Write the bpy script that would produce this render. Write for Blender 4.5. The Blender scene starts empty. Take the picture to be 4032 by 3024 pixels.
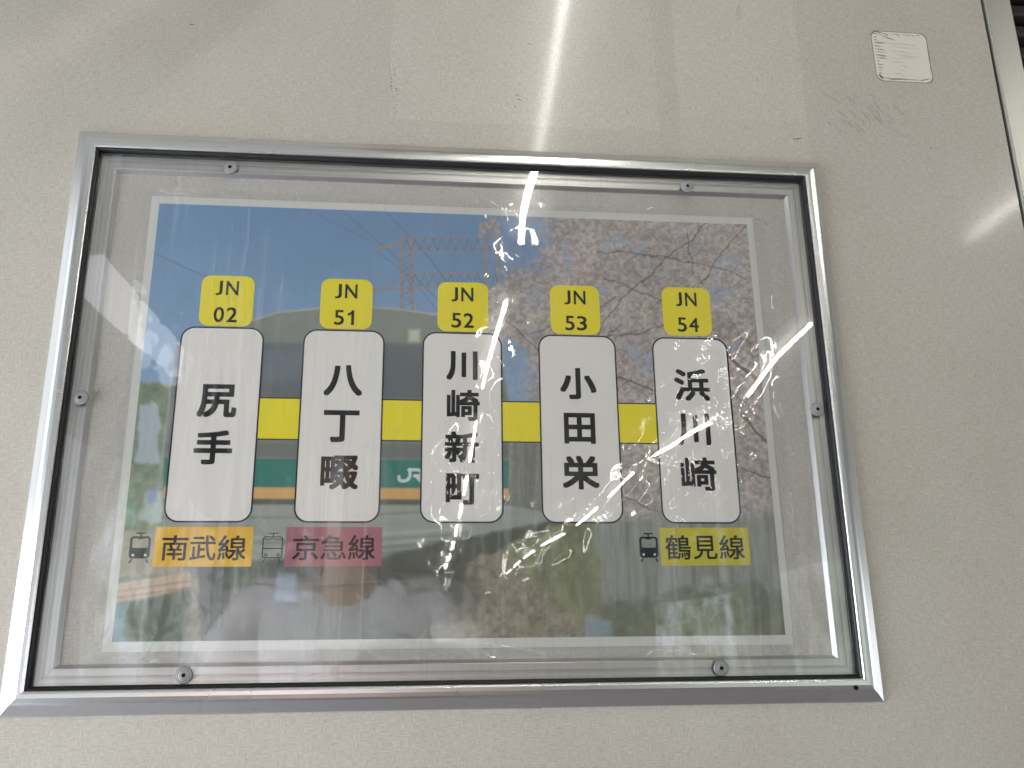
import bpy, bmesh, math, random
import numpy as np
from mathutils import Vector, Matrix

# ------------------------------------------------------------------ camera, world, light, exposure
S = bpy.context.scene
COL = S.collection
MM = 0.001
FPX = 3632.87                       # focal length in photo pixels (4032 wide)
CAM_R = np.array([[0.9947419703, -0.0174540200, -0.1009146653],
                  [-0.0123847688, 0.9576371707, -0.2877110823],
                  [0.1016613496, 0.2874480937, 0.9523857220]])
CAM_C = np.array([-0.0282347471, -0.1564308921, 0.5807074068])
cam_d = bpy.data.cameras.new('camera')
cam_d.sensor_width = 36.0
cam_d.lens = 36.0 * FPX / 4032.0
cam_d.clip_start = 0.01
cam_d.clip_end = 100
cam = bpy.data.objects.new('camera', cam_d)
COL.objects.link(cam)
mw = Matrix.Identity(4)
for i in range(3):
    for j in range(3):
        mw[i][j] = CAM_R[i, j]
    mw[i][3] = CAM_C[i]
cam.matrix_world = mw
S.camera = cam

W = bpy.data.worlds.new('World')
S.world = W
W.use_nodes = True
W.node_tree.nodes['Background'].inputs[0].default_value = (0.95, 0.97, 1.0, 1)
W.node_tree.nodes['Background'].inputs[1].default_value = 0.15

S.view_settings.view_transform = 'Standard'
S.view_settings.look = 'None'
S.view_settings.exposure = -0.16
S.view_settings.gamma = 1.0

LAMP_L = 60.0          # luminance of the fluorescent tubes
DAY_L = 4.6            # luminance of the daylight in the window panes

rng = random.Random(7)
nrng = np.random.default_rng(11)

def U(vx, vy, z=0.0):
    """point of the plane z (metres) that shows at (vx, vy) of the 2212-wide photograph"""
    x, y = vx / 0.5486111, vy / 0.5486111
    d = CAM_R @ np.array([x - 2016, 1512 - y, -FPX])
    t = (z - CAM_C[2]) / d[2]
    return CAM_C + d * t

# ------------------------------------------------------------------ helpers
def new_mesh(name, verts, faces):
    me = bpy.data.meshes.new(name)
    me.from_pydata([tuple(v) for v in verts], [], faces)
    me.update()
    return me

def link(name, me, mat=None, parent=None, loc=None, label=None):
    o = bpy.data.objects.new(name, me)
    COL.objects.link(o)
    if mat is not None and me is not None:
        if len(me.materials) == 0:
            me.materials.append(mat)
    if parent is not None:
        o.parent = parent
    if loc is not None:
        o.location = loc
    if label:
        o['label'] = label
    return o

def thing(o, label, cat, group=None):
    o['label'] = label
    o['category'] = cat
    if group:
        o['group'] = group
    return o

def empty(name, loc=(0, 0, 0)):
    o = bpy.data.objects.new(name, None)
    o.empty_display_size = 0.02
    COL.objects.link(o)
    o.location = loc
    return o

def box_mesh(name, x0, x1, y0, y1, z0, z1, bev=0.0, seg=2):
    bm = bmesh.new()
    bmesh.ops.create_cube(bm, size=1)
    for v in bm.verts:
        v.co = Vector(((x0 + x1) / 2 + v.co.x * (x1 - x0), (y0 + y1) / 2 + v.co.y * (y1 - y0),
                       (z0 + z1) / 2 + v.co.z * (z1 - z0)))
    if bev > 0:
        bmesh.ops.bevel(bm, geom=bm.edges[:], offset=bev, segments=seg, affect='EDGES', profile=0.5)
    me = bpy.data.meshes.new(name)
    bm.to_mesh(me)
    bm.free()
    return me

def rounded_rect(cx, cy, w, h, r, n=8):
    pts = []
    for sx, sy, a0 in ((1, 1, 0), (-1, 1, 90), (-1, -1, 180), (1, -1, 270)):
        for k in range(n + 1):
            a = math.radians(a0 + 90 * k / n)
            pts.append((cx + sx * (w / 2 - r) + r * math.cos(a), cy + sy * (h / 2 - r) + r * math.sin(a)))
    return pts

def poly_mesh(name, pts, z):
    return new_mesh(name, [(x, y, z) for x, y in pts], [tuple(range(len(pts)))])

def ring_mesh(name, outer, inner, z):
    n = len(outer)
    v = [(x, y, z) for x, y in outer] + [(x, y, z) for x, y in inner]
    f = [(i, (i + 1) % n, n + (i + 1) % n, n + i) for i in range(n)]
    return new_mesh(name, v, f)

def lathe_mesh(name, prof, n=32, cap=True):
    v, f = [], []
    for r, z in prof:
        for k in range(n):
            a = 2 * math.pi * k / n
            v.append((r * math.cos(a), r * math.sin(a), z))
    for i in range(len(prof) - 1):
        for k in range(n):
            f.append((i * n + k, i * n + (k + 1) % n, (i + 1) * n + (k + 1) % n, (i + 1) * n + k))
    if cap:
        f.append(tuple((len(prof) - 1) * n + k for k in range(n)))
    me = new_mesh(name, v, f)
    return me

# ------------------------------------------------------------------ materials
def mat_new(name):
    m = bpy.data.materials.new(name)
    m.use_nodes = True
    nt = m.node_tree
    return m, nt, nt.nodes, nt.links, nt.nodes['Principled BSDF']

def principled(name, col, rough=0.5, metal=0.0, spec=0.3, coat=0.0, bump=None):
    m, nt, N, L, b = mat_new(name)
    b.inputs['Base Color'].default_value = (*col, 1)
    b.inputs['Roughness'].default_value = rough
    b.inputs['Metallic'].default_value = metal
    b.inputs['Specular IOR Level'].default_value = spec
    b.inputs['Coat Weight'].default_value = coat
    if bump:
        tc = N.new('ShaderNodeTexCoord'); no = N.new('ShaderNodeTexNoise'); bp = N.new('ShaderNodeBump')
        no.inputs['Scale'].default_value = bump[0]
        bp.inputs['Strength'].default_value = bump[1]
        bp.inputs['Distance'].default_value = bump[2]
        L.new(tc.outputs['Object'], no.inputs['Vector'])
        L.new(no.outputs['Fac'], bp.inputs['Height'])
        L.new(bp.outputs['Normal'], b.inputs['Normal'])
    return m

def emit(name, col, strength):
    m, nt, N, L, b = mat_new(name)
    N.remove(b)
    e = N.new('ShaderNodeEmission')
    e.inputs[0].default_value = (*col, 1)
    e.inputs[1].default_value = strength
    L.new(e.outputs[0], N['Material Output'].inputs[0])
    return m

def math_node(nt, op, a, b=None, clamp=False):
    n = nt.nodes.new('ShaderNodeMath')
    n.operation = op
    n.use_clamp = clamp
    for i, v in enumerate((a, b)):
        if v is None:
            continue
        if isinstance(v, (int, float)):
            n.inputs[i].default_value = v
        else:
            nt.links.new(v, n.inputs[i])
    return n.outputs[0]

def noise_node(nt, vec, scale3, scale=1.0, detail=3.0, rough=0.55, dist=0.0):
    mp = nt.nodes.new('ShaderNodeMapping')
    mp.inputs['Scale'].default_value = scale3
    nt.links.new(vec, mp.inputs['Vector'])
    no = nt.nodes.new('ShaderNodeTexNoise')
    no.inputs['Scale'].default_value = scale
    no.inputs['Detail'].default_value = detail
    no.inputs['Roughness'].default_value = rough
    no.inputs['Distortion'].default_value = dist
    nt.links.new(mp.outputs[0], no.inputs['Vector'])
    return no.outputs['Fac']

def ramp(nt, fac, stops):
    r = nt.nodes.new('ShaderNodeValToRGB')
    while len(r.color_ramp.elements) < len(stops):
        r.color_ramp.elements.new(0.5)
    for e, (p, c) in zip(r.color_ramp.elements, stops):
        e.position = p
        e.color = (*c, 1) if len(c) == 3 else c
    nt.links.new(fac, r.inputs[0])
    return r.outputs[0]

def rect_mask(nt, X, Y, x0, x1, y0, y1, soft):
    ax = math_node(nt, 'ABSOLUTE', math_node(nt, 'SUBTRACT', X, (x0 + x1) / 2))
    ay = math_node(nt, 'ABSOLUTE', math_node(nt, 'SUBTRACT', Y, (y0 + y1) / 2))
    mx = math_node(nt, 'ADD', math_node(nt, 'DIVIDE', math_node(nt, 'SUBTRACT', (x1 - x0) / 2, ax), soft), 0.5, True)
    my = math_node(nt, 'ADD', math_node(nt, 'DIVIDE', math_node(nt, 'SUBTRACT', (y1 - y0) / 2, ay), soft), 0.5, True)
    return math_node(nt, 'MULTIPLY', mx, my)

def wall_material(name, base, ghosts):
    m, nt, N, L, b = mat_new(name)
    tc = N.new('ShaderNodeTexCoord')
    obj = tc.outputs['Object']
    # woven laminate: threads both ways, about a millimetre apart
    a = noise_node(nt, obj, (210, 1300, 1), 1.0, 1.0, 0.5)
    c = noise_node(nt, obj, (1300, 210, 1), 1.0, 1.0, 0.5)
    pick = noise_node(nt, obj, (230, 230, 1), 1.0, 0.0, 0.5)
    pick = math_node(nt, 'ADD', math_node(nt, 'MULTIPLY', math_node(nt, 'SUBTRACT', pick, 0.5), 6.0), 0.5, True)
    fine = math_node(nt, 'ADD', math_node(nt, 'MULTIPLY', a, pick), math_node(nt, 'MULTIPLY', c, math_node(nt, 'SUBTRACT', 1.0, pick)))
    patch = noise_node(nt, obj, (5, 4, 1), 1.0, 2.0, 0.5)
    grime = noise_node(nt, obj, (26, 20, 1), 1.0, 4.0, 0.6)
    col1 = ramp(nt, fine, [(0.36, tuple(v * 0.885 for v in base)), (0.64, tuple(min(1, v * 1.085) for v in base))])
    mix = N.new('ShaderNodeMix'); mix.data_type = 'RGBA'; mix.blend_type = 'MULTIPLY'
    mix.inputs['Factor'].default_value = 1
    tint = ramp(nt, patch, [(0.38, (1.0, 0.992, 0.985)), (0.62, (0.985, 0.992, 0.965))])
    L.new(col1, mix.inputs['A']); L.new(tint, mix.inputs['B'])
    g = ramp(nt, grime, [(0.32, (0.93, 0.92, 0.90)), (0.58, (1, 1, 1))])
    mix2 = N.new('ShaderNodeMix'); mix2.data_type = 'RGBA'; mix2.blend_type = 'MULTIPLY'
    mix2.inputs['Factor'].default_value = 0.45
    L.new(mix.outputs['Result'], mix2.inputs['A']); L.new(g, mix2.inputs['B'])
    out = mix2.outputs['Result']
    if ghosts:
        sx = N.new('ShaderNodeSeparateXYZ'); L.new(obj, sx.inputs[0])
        wob = math_node(nt, 'MULTIPLY', math_node(nt, 'SUBTRACT', noise_node(nt, obj, (30, 30, 1), 1.0, 3), 0.5), 0.006)
        X = math_node(nt, 'ADD', sx.outputs[0], wob); Y = math_node(nt, 'ADD', sx.outputs[1], wob)
        for (x0, x1, y0, y1, soft, fac) in ghosts:
            mk = rect_mask(nt, X, Y, x0, x1, y0, y1, soft)
            f = math_node(nt, 'ADD', math_node(nt, 'MULTIPLY', mk, fac - 1.0), 1.0)
            cb = N.new('ShaderNodeCombineColor')
            for i in range(3):
                L.new(f, cb.inputs[i])
            mx = N.new('ShaderNodeMix'); mx.data_type = 'RGBA'; mx.blend_type = 'MULTIPLY'
            mx.inputs['Factor'].default_value = 1
            L.new(out, mx.inputs['A']); L.new(cb.outputs[0], mx.inputs['B'])
            out = mx.outputs['Result']
    L.new(out, b.inputs['Base Color'])
    b.inputs['Roughness'].default_value = 0.30
    rr = math_node(nt, 'ADD', math_node(nt, 'MULTIPLY', grime, 0.08), 0.26)
    b.inputs['Coat Weight'].default_value = 0.30
    b.inputs['Specular IOR Level'].default_value = 0.25
    b.inputs['Coat Roughness'].default_value = 0.088
    b.inputs['Coat IOR'].default_value = 1.5
    L.new(rr, b.inputs['Roughness'])
    bp = N.new('ShaderNodeBump')
    bp.inputs['Strength'].default_value = 0.4
    bp.inputs['Distance'].default_value = 0.00009
    L.new(fine, bp.inputs['Height'])
    L.new(bp.outputs[0], b.inputs['Normal'])
    return m

def metal_material(name, axis, col, rough, streak=0.07, bumpd=0.000003):
    """brushed anodised aluminium, grain running along axis"""
    m, nt, N, L, b = mat_new(name)
    tc = N.new('ShaderNodeTexCoord')
    obj = tc.outputs['Object']
    sc = (0, 700, 700) if axis == 0 else (700, 0, 700)
    g = noise_node(nt, obj, sc, 1.0, 3.0, 0.6)
    big = noise_node(nt, obj, (5, 5, 5), 1.0, 2.0, 0.5)
    c = ramp(nt, g, [(0.3, tuple(v * (1 - streak) for v in col)), (0.7, tuple(min(1, v * (1 + streak)) for v in col))])
    L.new(c, b.inputs['Base Color'])
    b.inputs['Metallic'].default_value = 1
    L.new(math_node(nt, 'ADD', math_node(nt, 'MULTIPLY', big, 0.08), rough - 0.04), b.inputs['Roughness'])
    bp = N.new('ShaderNodeBump')
    bp.inputs['Strength'].default_value = 0.5
    bp.inputs['Distance'].default_value = bumpd
    L.new(g, bp.inputs['Height']); L.new(bp.outputs[0], b.inputs['Normal'])
    return m

def sheet_material(name, kind):
    """clear plastic sheet: what it does not mirror it lets straight through"""
    m, nt, N, L, b = mat_new(name)
    N.remove(b)
    tc = N.new('ShaderNodeTexCoord'); obj = tc.outputs['Object']
    geo = N.new('ShaderNodeNewGeometry')
    tr = N.new('ShaderNodeBsdfTransparent')
    gl = N.new('ShaderNodeBsdfGlossy')
    fr = N.new('ShaderNodeFresnel')
    ior = math_node(nt, 'ADD', 1.49 if kind == 'acrylic' else 1.75, math_node(nt, 'MULTIPLY', geo.outputs['Backfacing'], 1 / 1.49 - 1.49))
    L.new(ior, fr.inputs['IOR'])
    bp = N.new('ShaderNodeBump')
    mixs = N.new('ShaderNodeMixShader')
    if kind == 'acrylic':
        tr.inputs[0].default_value = (0.985, 0.985, 0.98, 1)
        gl.inputs['Roughness'].default_value = 0.012
        wav = noise_node(nt, obj, (7, 5, 1), 1.0, 1.0, 0.4)
        stre = noise_node(nt, obj, (420, 14, 1), 1.0, 3.0, 0.6, 0.3)
        h = math_node(nt, 'ADD', math_node(nt, 'MULTIPLY', wav, 1.0), math_node(nt, 'MULTIPLY', stre, 0.0006))
        bp.inputs['Strength'].default_value = 1.0
        bp.inputs['Distance'].default_value = 0.0022
        L.new(h, bp.inputs['Height'])
    else:
        tr.inputs[0].default_value = (0.99, 0.99, 0.985, 1)
        gl.inputs['Roughness'].default_value = 0.04
        # cockled where the pouch was creased, smooth elsewhere
        at_ = N.new('ShaderNodeVertexColor'); at_.layer_name = 'crease'
        sp_ = N.new('ShaderNodeSeparateColor'); L.new(at_.outputs[0], sp_.inputs[0])
        patch = noise_node(nt, obj, (70, 60, 1), 1.0, 3.0, 0.65, 0.6)
        amp = math_node(nt, 'ADD', 0.03, math_node(nt, 'MULTIPLY', math_node(nt, 'SUBTRACT', math_node(nt, 'ADD', sp_.outputs[0], math_node(nt, 'MULTIPLY', patch, 0.9)), 0.72), 3.5, True))
        amp = math_node(nt, 'MULTIPLY', math_node(nt, 'SUBTRACT', amp, 0.03), 0.046)
        wr2 = noise_node(nt, obj, (60, 50, 1), 1.0, 1.0, 0.5, 0.3)
        warp = N.new('ShaderNodeTexNoise'); warp.inputs['Scale'].default_value = 260; warp.inputs['Detail'].default_value = 1.0
        L.new(obj, warp.inputs['Vector'])
        wv = N.new('ShaderNodeVectorMath'); wv.operation = 'MULTIPLY_ADD'
        wv.inputs[1].default_value = (0.006, 0.006, 0.0)
        L.new(warp.outputs['Color'], wv.inputs[0]); L.new(obj, wv.inputs[2])
        vo = N.new('ShaderNodeTexVoronoi'); vo.inputs['Scale'].default_value = 620
        vo.voronoi_dimensions = '2D'
        L.new(wv.outputs[0], vo.inputs['Vector'])
        cen = N.new('ShaderNodeVectorMath'); cen.operation = 'SUBTRACT'; cen.inputs[1].default_value = (0.5, 0.5, 0.5)
        L.new(vo.outputs['Color'], cen.inputs[0])
        scl = N.new('ShaderNodeVectorMath'); scl.operation = 'SCALE'
        L.new(cen.outputs[0], scl.inputs[0]); L.new(amp, scl.inputs['Scale'])
        h = math_node(nt, 'MULTIPLY', wr2, 1.3)
        bp.inputs['Strength'].default_value = 1.0
        bp.inputs['Distance'].default_value = 0.00030
        L.new(h, bp.inputs['Height'])
    nrm = bp.outputs[0]
    if kind != 'acrylic':
        ad = N.new('ShaderNodeVectorMath'); ad.operation = 'ADD'
        L.new(nrm, ad.inputs[0]); L.new(scl.outputs[0], ad.inputs[1])
        nz = N.new('ShaderNodeVectorMath'); nz.operation = 'NORMALIZE'
        L.new(ad.outputs[0], nz.inputs[0]); nrm = nz.outputs[0]
    L.new(nrm, gl.inputs['Normal'])
    L.new(nrm, fr.inputs['Normal'])
    L.new(fr.outputs[0], mixs.inputs[0]); L.new(tr.outputs[0], mixs.inputs[1]); L.new(gl.outputs[0], mixs.inputs[2])
    out = mixs.outputs[0]
    if kind != 'acrylic':
        # the sealed rim of the pouch is slightly milky
        df = N.new('ShaderNodeBsdfDiffuse'); df.inputs[0].default_value = (0.8, 0.79, 0.77, 1)
        ms = N.new('ShaderNodeMixShader')
        L.new(math_node(nt, 'ADD', 0.004, math_node(nt, 'MULTIPLY', sp_.outputs[1], 0.11)), ms.inputs[0])
        L.new(out, ms.inputs[1]); L.new(df.outputs[0], ms.inputs[2])
        out = ms.outputs[0]
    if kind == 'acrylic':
        # wiped dust and fine scratches, plus painted streaks of reflected glare
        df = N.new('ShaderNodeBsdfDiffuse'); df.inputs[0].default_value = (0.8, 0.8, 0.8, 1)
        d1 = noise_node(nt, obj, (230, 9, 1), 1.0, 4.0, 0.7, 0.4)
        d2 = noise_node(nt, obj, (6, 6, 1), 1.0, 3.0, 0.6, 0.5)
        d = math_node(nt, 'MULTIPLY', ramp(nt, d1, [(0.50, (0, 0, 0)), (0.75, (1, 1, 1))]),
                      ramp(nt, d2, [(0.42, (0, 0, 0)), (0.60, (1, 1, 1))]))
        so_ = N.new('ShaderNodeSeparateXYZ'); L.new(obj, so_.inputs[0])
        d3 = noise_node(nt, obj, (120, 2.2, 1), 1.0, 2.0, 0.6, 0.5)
        st = ramp(nt, d3, [(0.50, (0, 0, 0)), (0.64, (1, 1, 1))])  # window reflections painted as pale upright haze in the zones below
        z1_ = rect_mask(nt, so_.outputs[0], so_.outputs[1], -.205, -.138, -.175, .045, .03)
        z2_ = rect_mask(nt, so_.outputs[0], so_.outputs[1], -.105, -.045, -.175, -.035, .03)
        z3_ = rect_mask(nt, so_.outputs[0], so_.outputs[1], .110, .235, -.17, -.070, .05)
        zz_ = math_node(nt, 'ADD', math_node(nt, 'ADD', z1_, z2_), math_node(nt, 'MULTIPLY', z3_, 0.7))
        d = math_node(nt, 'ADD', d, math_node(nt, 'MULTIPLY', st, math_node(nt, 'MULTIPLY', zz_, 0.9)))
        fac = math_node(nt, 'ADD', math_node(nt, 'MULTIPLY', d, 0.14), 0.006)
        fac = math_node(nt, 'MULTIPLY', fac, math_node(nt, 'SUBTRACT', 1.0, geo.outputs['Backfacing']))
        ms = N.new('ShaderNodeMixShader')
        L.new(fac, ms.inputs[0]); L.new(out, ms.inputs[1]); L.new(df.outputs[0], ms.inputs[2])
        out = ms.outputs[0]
    L.new(out, N['Material Output'].inputs[0])
    return m

GHOSTS = [(-0.052, 0.1440, 0.2147, 0.60, 0.0010, 1.07),
          (0.1605, 0.2585, 0.197, 0.60, 0.0025, 1.07),
          (0.1605, 0.2585, 0.228, 0.60, 0.0015, 1.03)]
M_WALL = wall_material('woven_laminate', (0.500, 0.456, 0.402), GHOSTS)
M_BACK = wall_material('woven_laminate_inside', (0.52, 0.482, 0.455), [])
M_ALX = metal_material('aluminium_along', 0, (0.87, 0.865, 0.85), 0.27)
M_ALY = metal_material('aluminium_upright', 1, (0.87, 0.865, 0.85), 0.27)
M_INX = metal_material('dull_aluminium_along', 0, (0.66, 0.645, 0.635), 0.36, 0.16)
M_INY = metal_material('dull_aluminium_upright', 1, (0.66, 0.645, 0.635), 0.36, 0.16)
M_GASKET = principled('black_rubber', (0.018, 0.017, 0.018), 0.45, 0, 0.4)
M_BLACK = principled('dark_hole', (0.006, 0.006, 0.007), 0.7, 0, 0.2)
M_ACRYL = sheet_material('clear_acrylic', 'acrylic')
M_FILM = sheet_material('laminate_film', 'film')
M_PAPER = principled('white_paper', (0.68, 0.66, 0.635), 0.6, bump=(900, 0.2, 0.00003))
M_INK = principled('black_ink', (0.008, 0.006, 0.009), 0.6, spec=0.06)
M_LINE = principled('dark_blue_line', (0.006, 0.011, 0.022), 0.6, spec=0.06)
M_PLATE = principled('white_plate', (0.87, 0.82, 0.785), 0.6, spec=0.1)
M_YEL = principled('yellow_ink', (0.90, 0.76, 0.035), 0.6, spec=0.1)
M_YEL2 = principled('yellow_green_ink', (0.62, 0.54, 0.05), 0.6, spec=0.1)
M_ORA = principled('orange_ink', (0.86, 0.49, 0.06), 0.6, spec=0.1)
M_PINK = principled('rose_ink', (0.41, 0.165, 0.20), 0.6, spec=0.1)
M_SCREW = principled('zinc_washer', (0.36, 0.35, 0.345), 0.5, 0.5)
M_STICK = principled('off_white_sticker', (0.72, 0.665, 0.57), 0.5, bump=(260, 0.3, 0.0001))
M_SCUFF = principled('dark_scuff', (0.075, 0.060, 0.045), 0.7)

def faint(name, col, alpha):
    m, nt, N, L, b = mat_new(name)
    b.inputs['Base Color'].default_value = (*col, 1)
    b.inputs['Roughness'].default_value = 0.8
    b.inputs['Alpha'].default_value = alpha
    return m
M_FAINT = faint('faint_scuff', (0.16, 0.13, 0.09), 0.13)
M_FAINT2 = faint('mid_scuff', (0.10, 0.08, 0.055), 0.5)

# ------------------------------------------------------------------ the wall, with an opening for the display
FCX, FCY, FW, FH = 0.00103, 0.00470, 0.5246, 0.3768        # outer edge of the frame
def frect(inset):
    return (FCX - FW / 2 + inset, FCX + FW / 2 - inset, FCY - FH / 2 + inset, FCY + FH / 2 - inset)

def sheet_with_hole(name, X0, X1, Y0, Y1, h, z):
    x0, x1, y0, y1 = h
    v = [(X0, Y0, z), (X1, Y0, z), (X1, Y1, z), (X0, Y1, z), (x0, y0, z), (x1, y0, z), (x1, y1, z), (x0, y1, z)]
    f = [(0, 1, 5, 4), (1, 2, 6, 5), (2, 3, 7, 6), (3, 0, 4, 7)]
    return new_mesh(name, v, f)
wall = link('wall', sheet_with_hole('wall', -0.75, 0.4168, -0.55, 0.80, frect(0.004), 0.0), M_WALL)
wall['kind'] = 'structure'
wall['label'] = 'cream woven laminate wall panel with scuffs and a paler patch above the frame'

# ------------------------------------------------------------------ display case: outer frame, gasket, inner frame, acrylic cover
case = empty('display_case', (FCX, FCY, 0))
thing(case, 'wide aluminium wall frame with a screwed clear cover over the route poster', 'display case')

def rails(name, prof, mats, parent, labels=None, gap=0.00006):
    """four mitred rails swept from a profile of (inset, z)"""
    res = []
    for side in range(4):
        v, f = [], []
        for (ins, z) in prof:
            x0, x1, y0, y1 = frect(ins)
            if side == 0:   a, b_ = (x0 + gap, y1, z), (x1 - gap, y1, z)      # top
            elif side == 1: a, b_ = (x1, y1 - gap, z), (x1, y0 + gap, z)      # right
            elif side == 2: a, b_ = (x1 - gap, y0, z), (x0 + gap, y0, z)      # bottom
            else:           a, b_ = (x0, y0 + gap, z), (x0, y1 - gap, z)      # left
            v += [a, b_]
        n = len(prof)
        for i in range(n - 1):
            f.append((2 * i, 2 * i + 1, 2 * i + 3, 2 * i + 2))
        f.append((0, 2 * (n - 1), 2 * (n - 1) + 1, 1))
        f.append(tuple(2 * i for i in range(n)))
        f.append(tuple(2 * i + 1 for i in reversed(range(n))))
        v = [(p[0] - FCX, p[1] - FCY, p[2]) for p in v]
        me = new_mesh(name, v, f)
        bm = bmesh.new(); bm.from_mesh(me)
        bmesh.ops.recalc_face_normals(bm, faces=bm.faces[:])
        bm.to_mesh(me); bm.free()
        o = link(name, me, mats[side % 2], parent)
        if labels:
            o['label'] = labels[side]
        res.append(o)
    return res

outer_prof = [(0.0000, -0.0020), (0.0000, 0.0010), (0.0004, 0.0016), (0.0062, 0.0058), (0.0070, 0.00625),
              (0.0082, 0.0067), (0.0105, 0.0072), (0.0128, 0.0073), (0.0138, 0.0071), (0.0143, 0.0066), (0.01435, -0.0055)]
rails('outer_frame_rail', outer_prof, (M_ALX, M_ALY), case,
      ['top rail of the polished outer frame', 'right rail of the polished outer frame',
       'bottom rail of the polished outer frame', 'left rail of the polished outer frame'])
gasket_prof = [(0.01440, -0.0055), (0.01440, 0.0052), (0.0150, 0.0054), (0.0156, 0.0048), (0.0156, 0.0010), (0.0166, 0.0006), (0.0166, -0.0055)]
rails('rubber_gasket', gasket_prof, (M_GASKET, M_GASKET), case, gap=0.0)
inner_prof = [(0.0167, -0.0055), (0.0167, -0.0004), (0.0169, 0.0), (0.0207, 0.0), (0.0208, -0.0004), (0.0211, -0.0004), (0.0212, 0.0),
              (0.0216, 0.0), (0.0217, -0.0003), (0.0219, -0.0003), (0.0220, 0.0), (0.0262, 0.0), (0.0265, -0.0002), (0.0285, -0.0028), (0.0285, -0.0055)]
rails('inner_frame_rail', inner_prof, (M_INX, M_INY), case)
x0, x1, y0, y1 = frect(0.020)
link('backing_panel', new_mesh('backing_panel', [(x0 - FCX, y0 - FCY, -0.003), (x1 - FCX, y0 - FCY, -0.003),
     (x1 - FCX, y1 - FCY, -0.003), (x0 - FCX, y1 - FCY, -0.003)], [(0, 1, 2, 3)]), M_BACK, case)
x0, x1, y0, y1 = frect(0.0170)
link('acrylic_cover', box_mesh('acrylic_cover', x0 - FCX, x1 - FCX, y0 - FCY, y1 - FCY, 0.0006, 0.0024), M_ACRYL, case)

screw_me = lathe_mesh('screw', [(0.0047, 0.0), (0.0047, 0.0004), (0.0044, 0.0007), (0.0037, 0.0008), (0.0035, 0.0005),
                                (0.0033, 0.0008), (0.0024, 0.0011), (0.0021, 0.0009), (0.0019, 0.0012), (0.0012, 0.0013)], 36, False)
screw_me.materials.append(M_SCREW)
for p in screw_me.polygons:
    p.use_smooth = False
hole_me = lathe_mesh('socket', [(0.0012, 0.0012), (0.0011, 0.0004)], 16, True)
hole_me.materials.append(M_BLACK)
ringd_me = lathe_mesh('washer_edge', [(0.0049, 0.00002), (0.0049, 0.00012), (0.00472, 0.00012)], 36, False)
ringd_me.materials.append(M_GASKET)
for (sx, sy) in [(-158.9, 169.4), (161.6, 168.9), (-237.9, 4.3), (240.4, 4.1), (-160.7, -161.9), (160.2, -162.1)]:
    so = link('screw', screw_me, None, case, (sx * MM - FCX, sy * MM - FCY, 0.0024))
    so.rotation_euler[2] = rng.uniform(0, 6)
    link('socket', hole_me, None, so)
    link('washer_edge', ringd_me, None, so)
hp = lathe_mesh('drain_hole', [(0.00150, 0.00738), (0.00150, 0.00745), (0.00125, 0.00745), (0.00120, 0.00738), (0.0010, 0.00740)], 24, True)
hp.materials.append(M_BLACK)
link('drain_hole', hp, None, case, (0.2432 - FCX, -0.1747 - FCY, 0.0))

# ------------------------------------------------------------------ the poster
ZP = -0.0026
poster = empty('poster', (0, 0, ZP))
thing(poster, 'laminated landscape route poster with five station plates over a train photograph', 'poster')
link('paper_sheet', box_mesh('paper_sheet', -0.210, 0.210, -0.1485, 0.1485, -0.0002, 0.0), M_PAPER, poster)

# --- the printed photograph, painted point by point on a fine grid
PX0, PX1, PY0, PY1 = -0.2046, 0.2052, -0.1427, 0.1430
NX, NY = 760, 530
gx = np.linspace(PX0, PX1, NX); gy = np.linspace(PY0, PY1, NY)
GX, GY = np.meshgrid(gx, gy)                       # metres on the paper
def P(vx, vy):
    q = U(vx, vy, ZP)
    return (q[0], q[1])
def vnoise(sx, sy, seed=0, oct=4, rough=0.55, rot=0.0):
    """fractal value noise, sx sy cells per metre"""
    r = np.random.default_rng(seed)
    ca, sa = math.cos(rot), math.sin(rot)
    X = (GX * ca - GY * sa) + 0.5; Y = (GX * sa + GY * ca) + 0.5
    out = np.zeros_like(GX); amp = 1; tot = 0
    for o in range(oct):
        tab = r.random((256, 256))
        fx = X * sx; fy = Y * sy
        ix = np.floor(fx).astype(int); iy = np.floor(fy).astype(int)
        tx = fx - ix; ty = fy - iy
        tx = tx * tx * (3 - 2 * tx); ty = ty * ty * (3 - 2 * ty)
        a = tab[iy % 256, ix % 256]; b = tab[iy % 256, (ix + 1) % 256]
        c = tab[(iy + 1) % 256, ix % 256]; d = tab[(iy + 1) % 256, (ix + 1) % 256]
        out += amp * ((a * (1 - tx) + b * tx) * (1 - ty) + (c * (1 - tx) + d * tx) * ty)
        tot += amp; amp *= rough; sx *= 2.03; sy *= 2.03
    return out / tot
def sm(x, a, b):
    t = np.clip((x - a) / (b - a), 0, 1)
    return t * t * (3 - 2 * t)
def poly_mask(pts, soft=0.0008, warp=None):
    """soft inside mask of a polygon given in photograph coordinates"""
    q = [P(*p) for p in pts]
    X, Y = (GX, GY) if warp is None else (GX + warp[0], GY + warp[1])
    inside = np.zeros(GX.shape, bool); dist = np.full(GX.shape, 1e9)
    n = len(q)
    for i in range(n):
        (xa, ya), (xb, yb) = q[i], q[(i + 1) % n]
        cond = ((ya > Y) != (yb > Y))
        with np.errstate(divide='ignore', invalid='ignore'):
            xi = xa + (Y - ya) * (xb - xa) / (yb - ya + 1e-15)
        inside ^= cond & (X < xi)
        dx, dy = xb - xa, yb - ya
        t = np.clip(((X - xa) * dx + (Y - ya) * dy) / (dx * dx + dy * dy + 1e-15), 0, 1)
        dist = np.minimum(dist, np.hypot(X - xa - t * dx, Y - ya - t * dy))
    s = np.where(inside, dist, -dist)
    return sm(s, -soft, soft)
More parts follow.
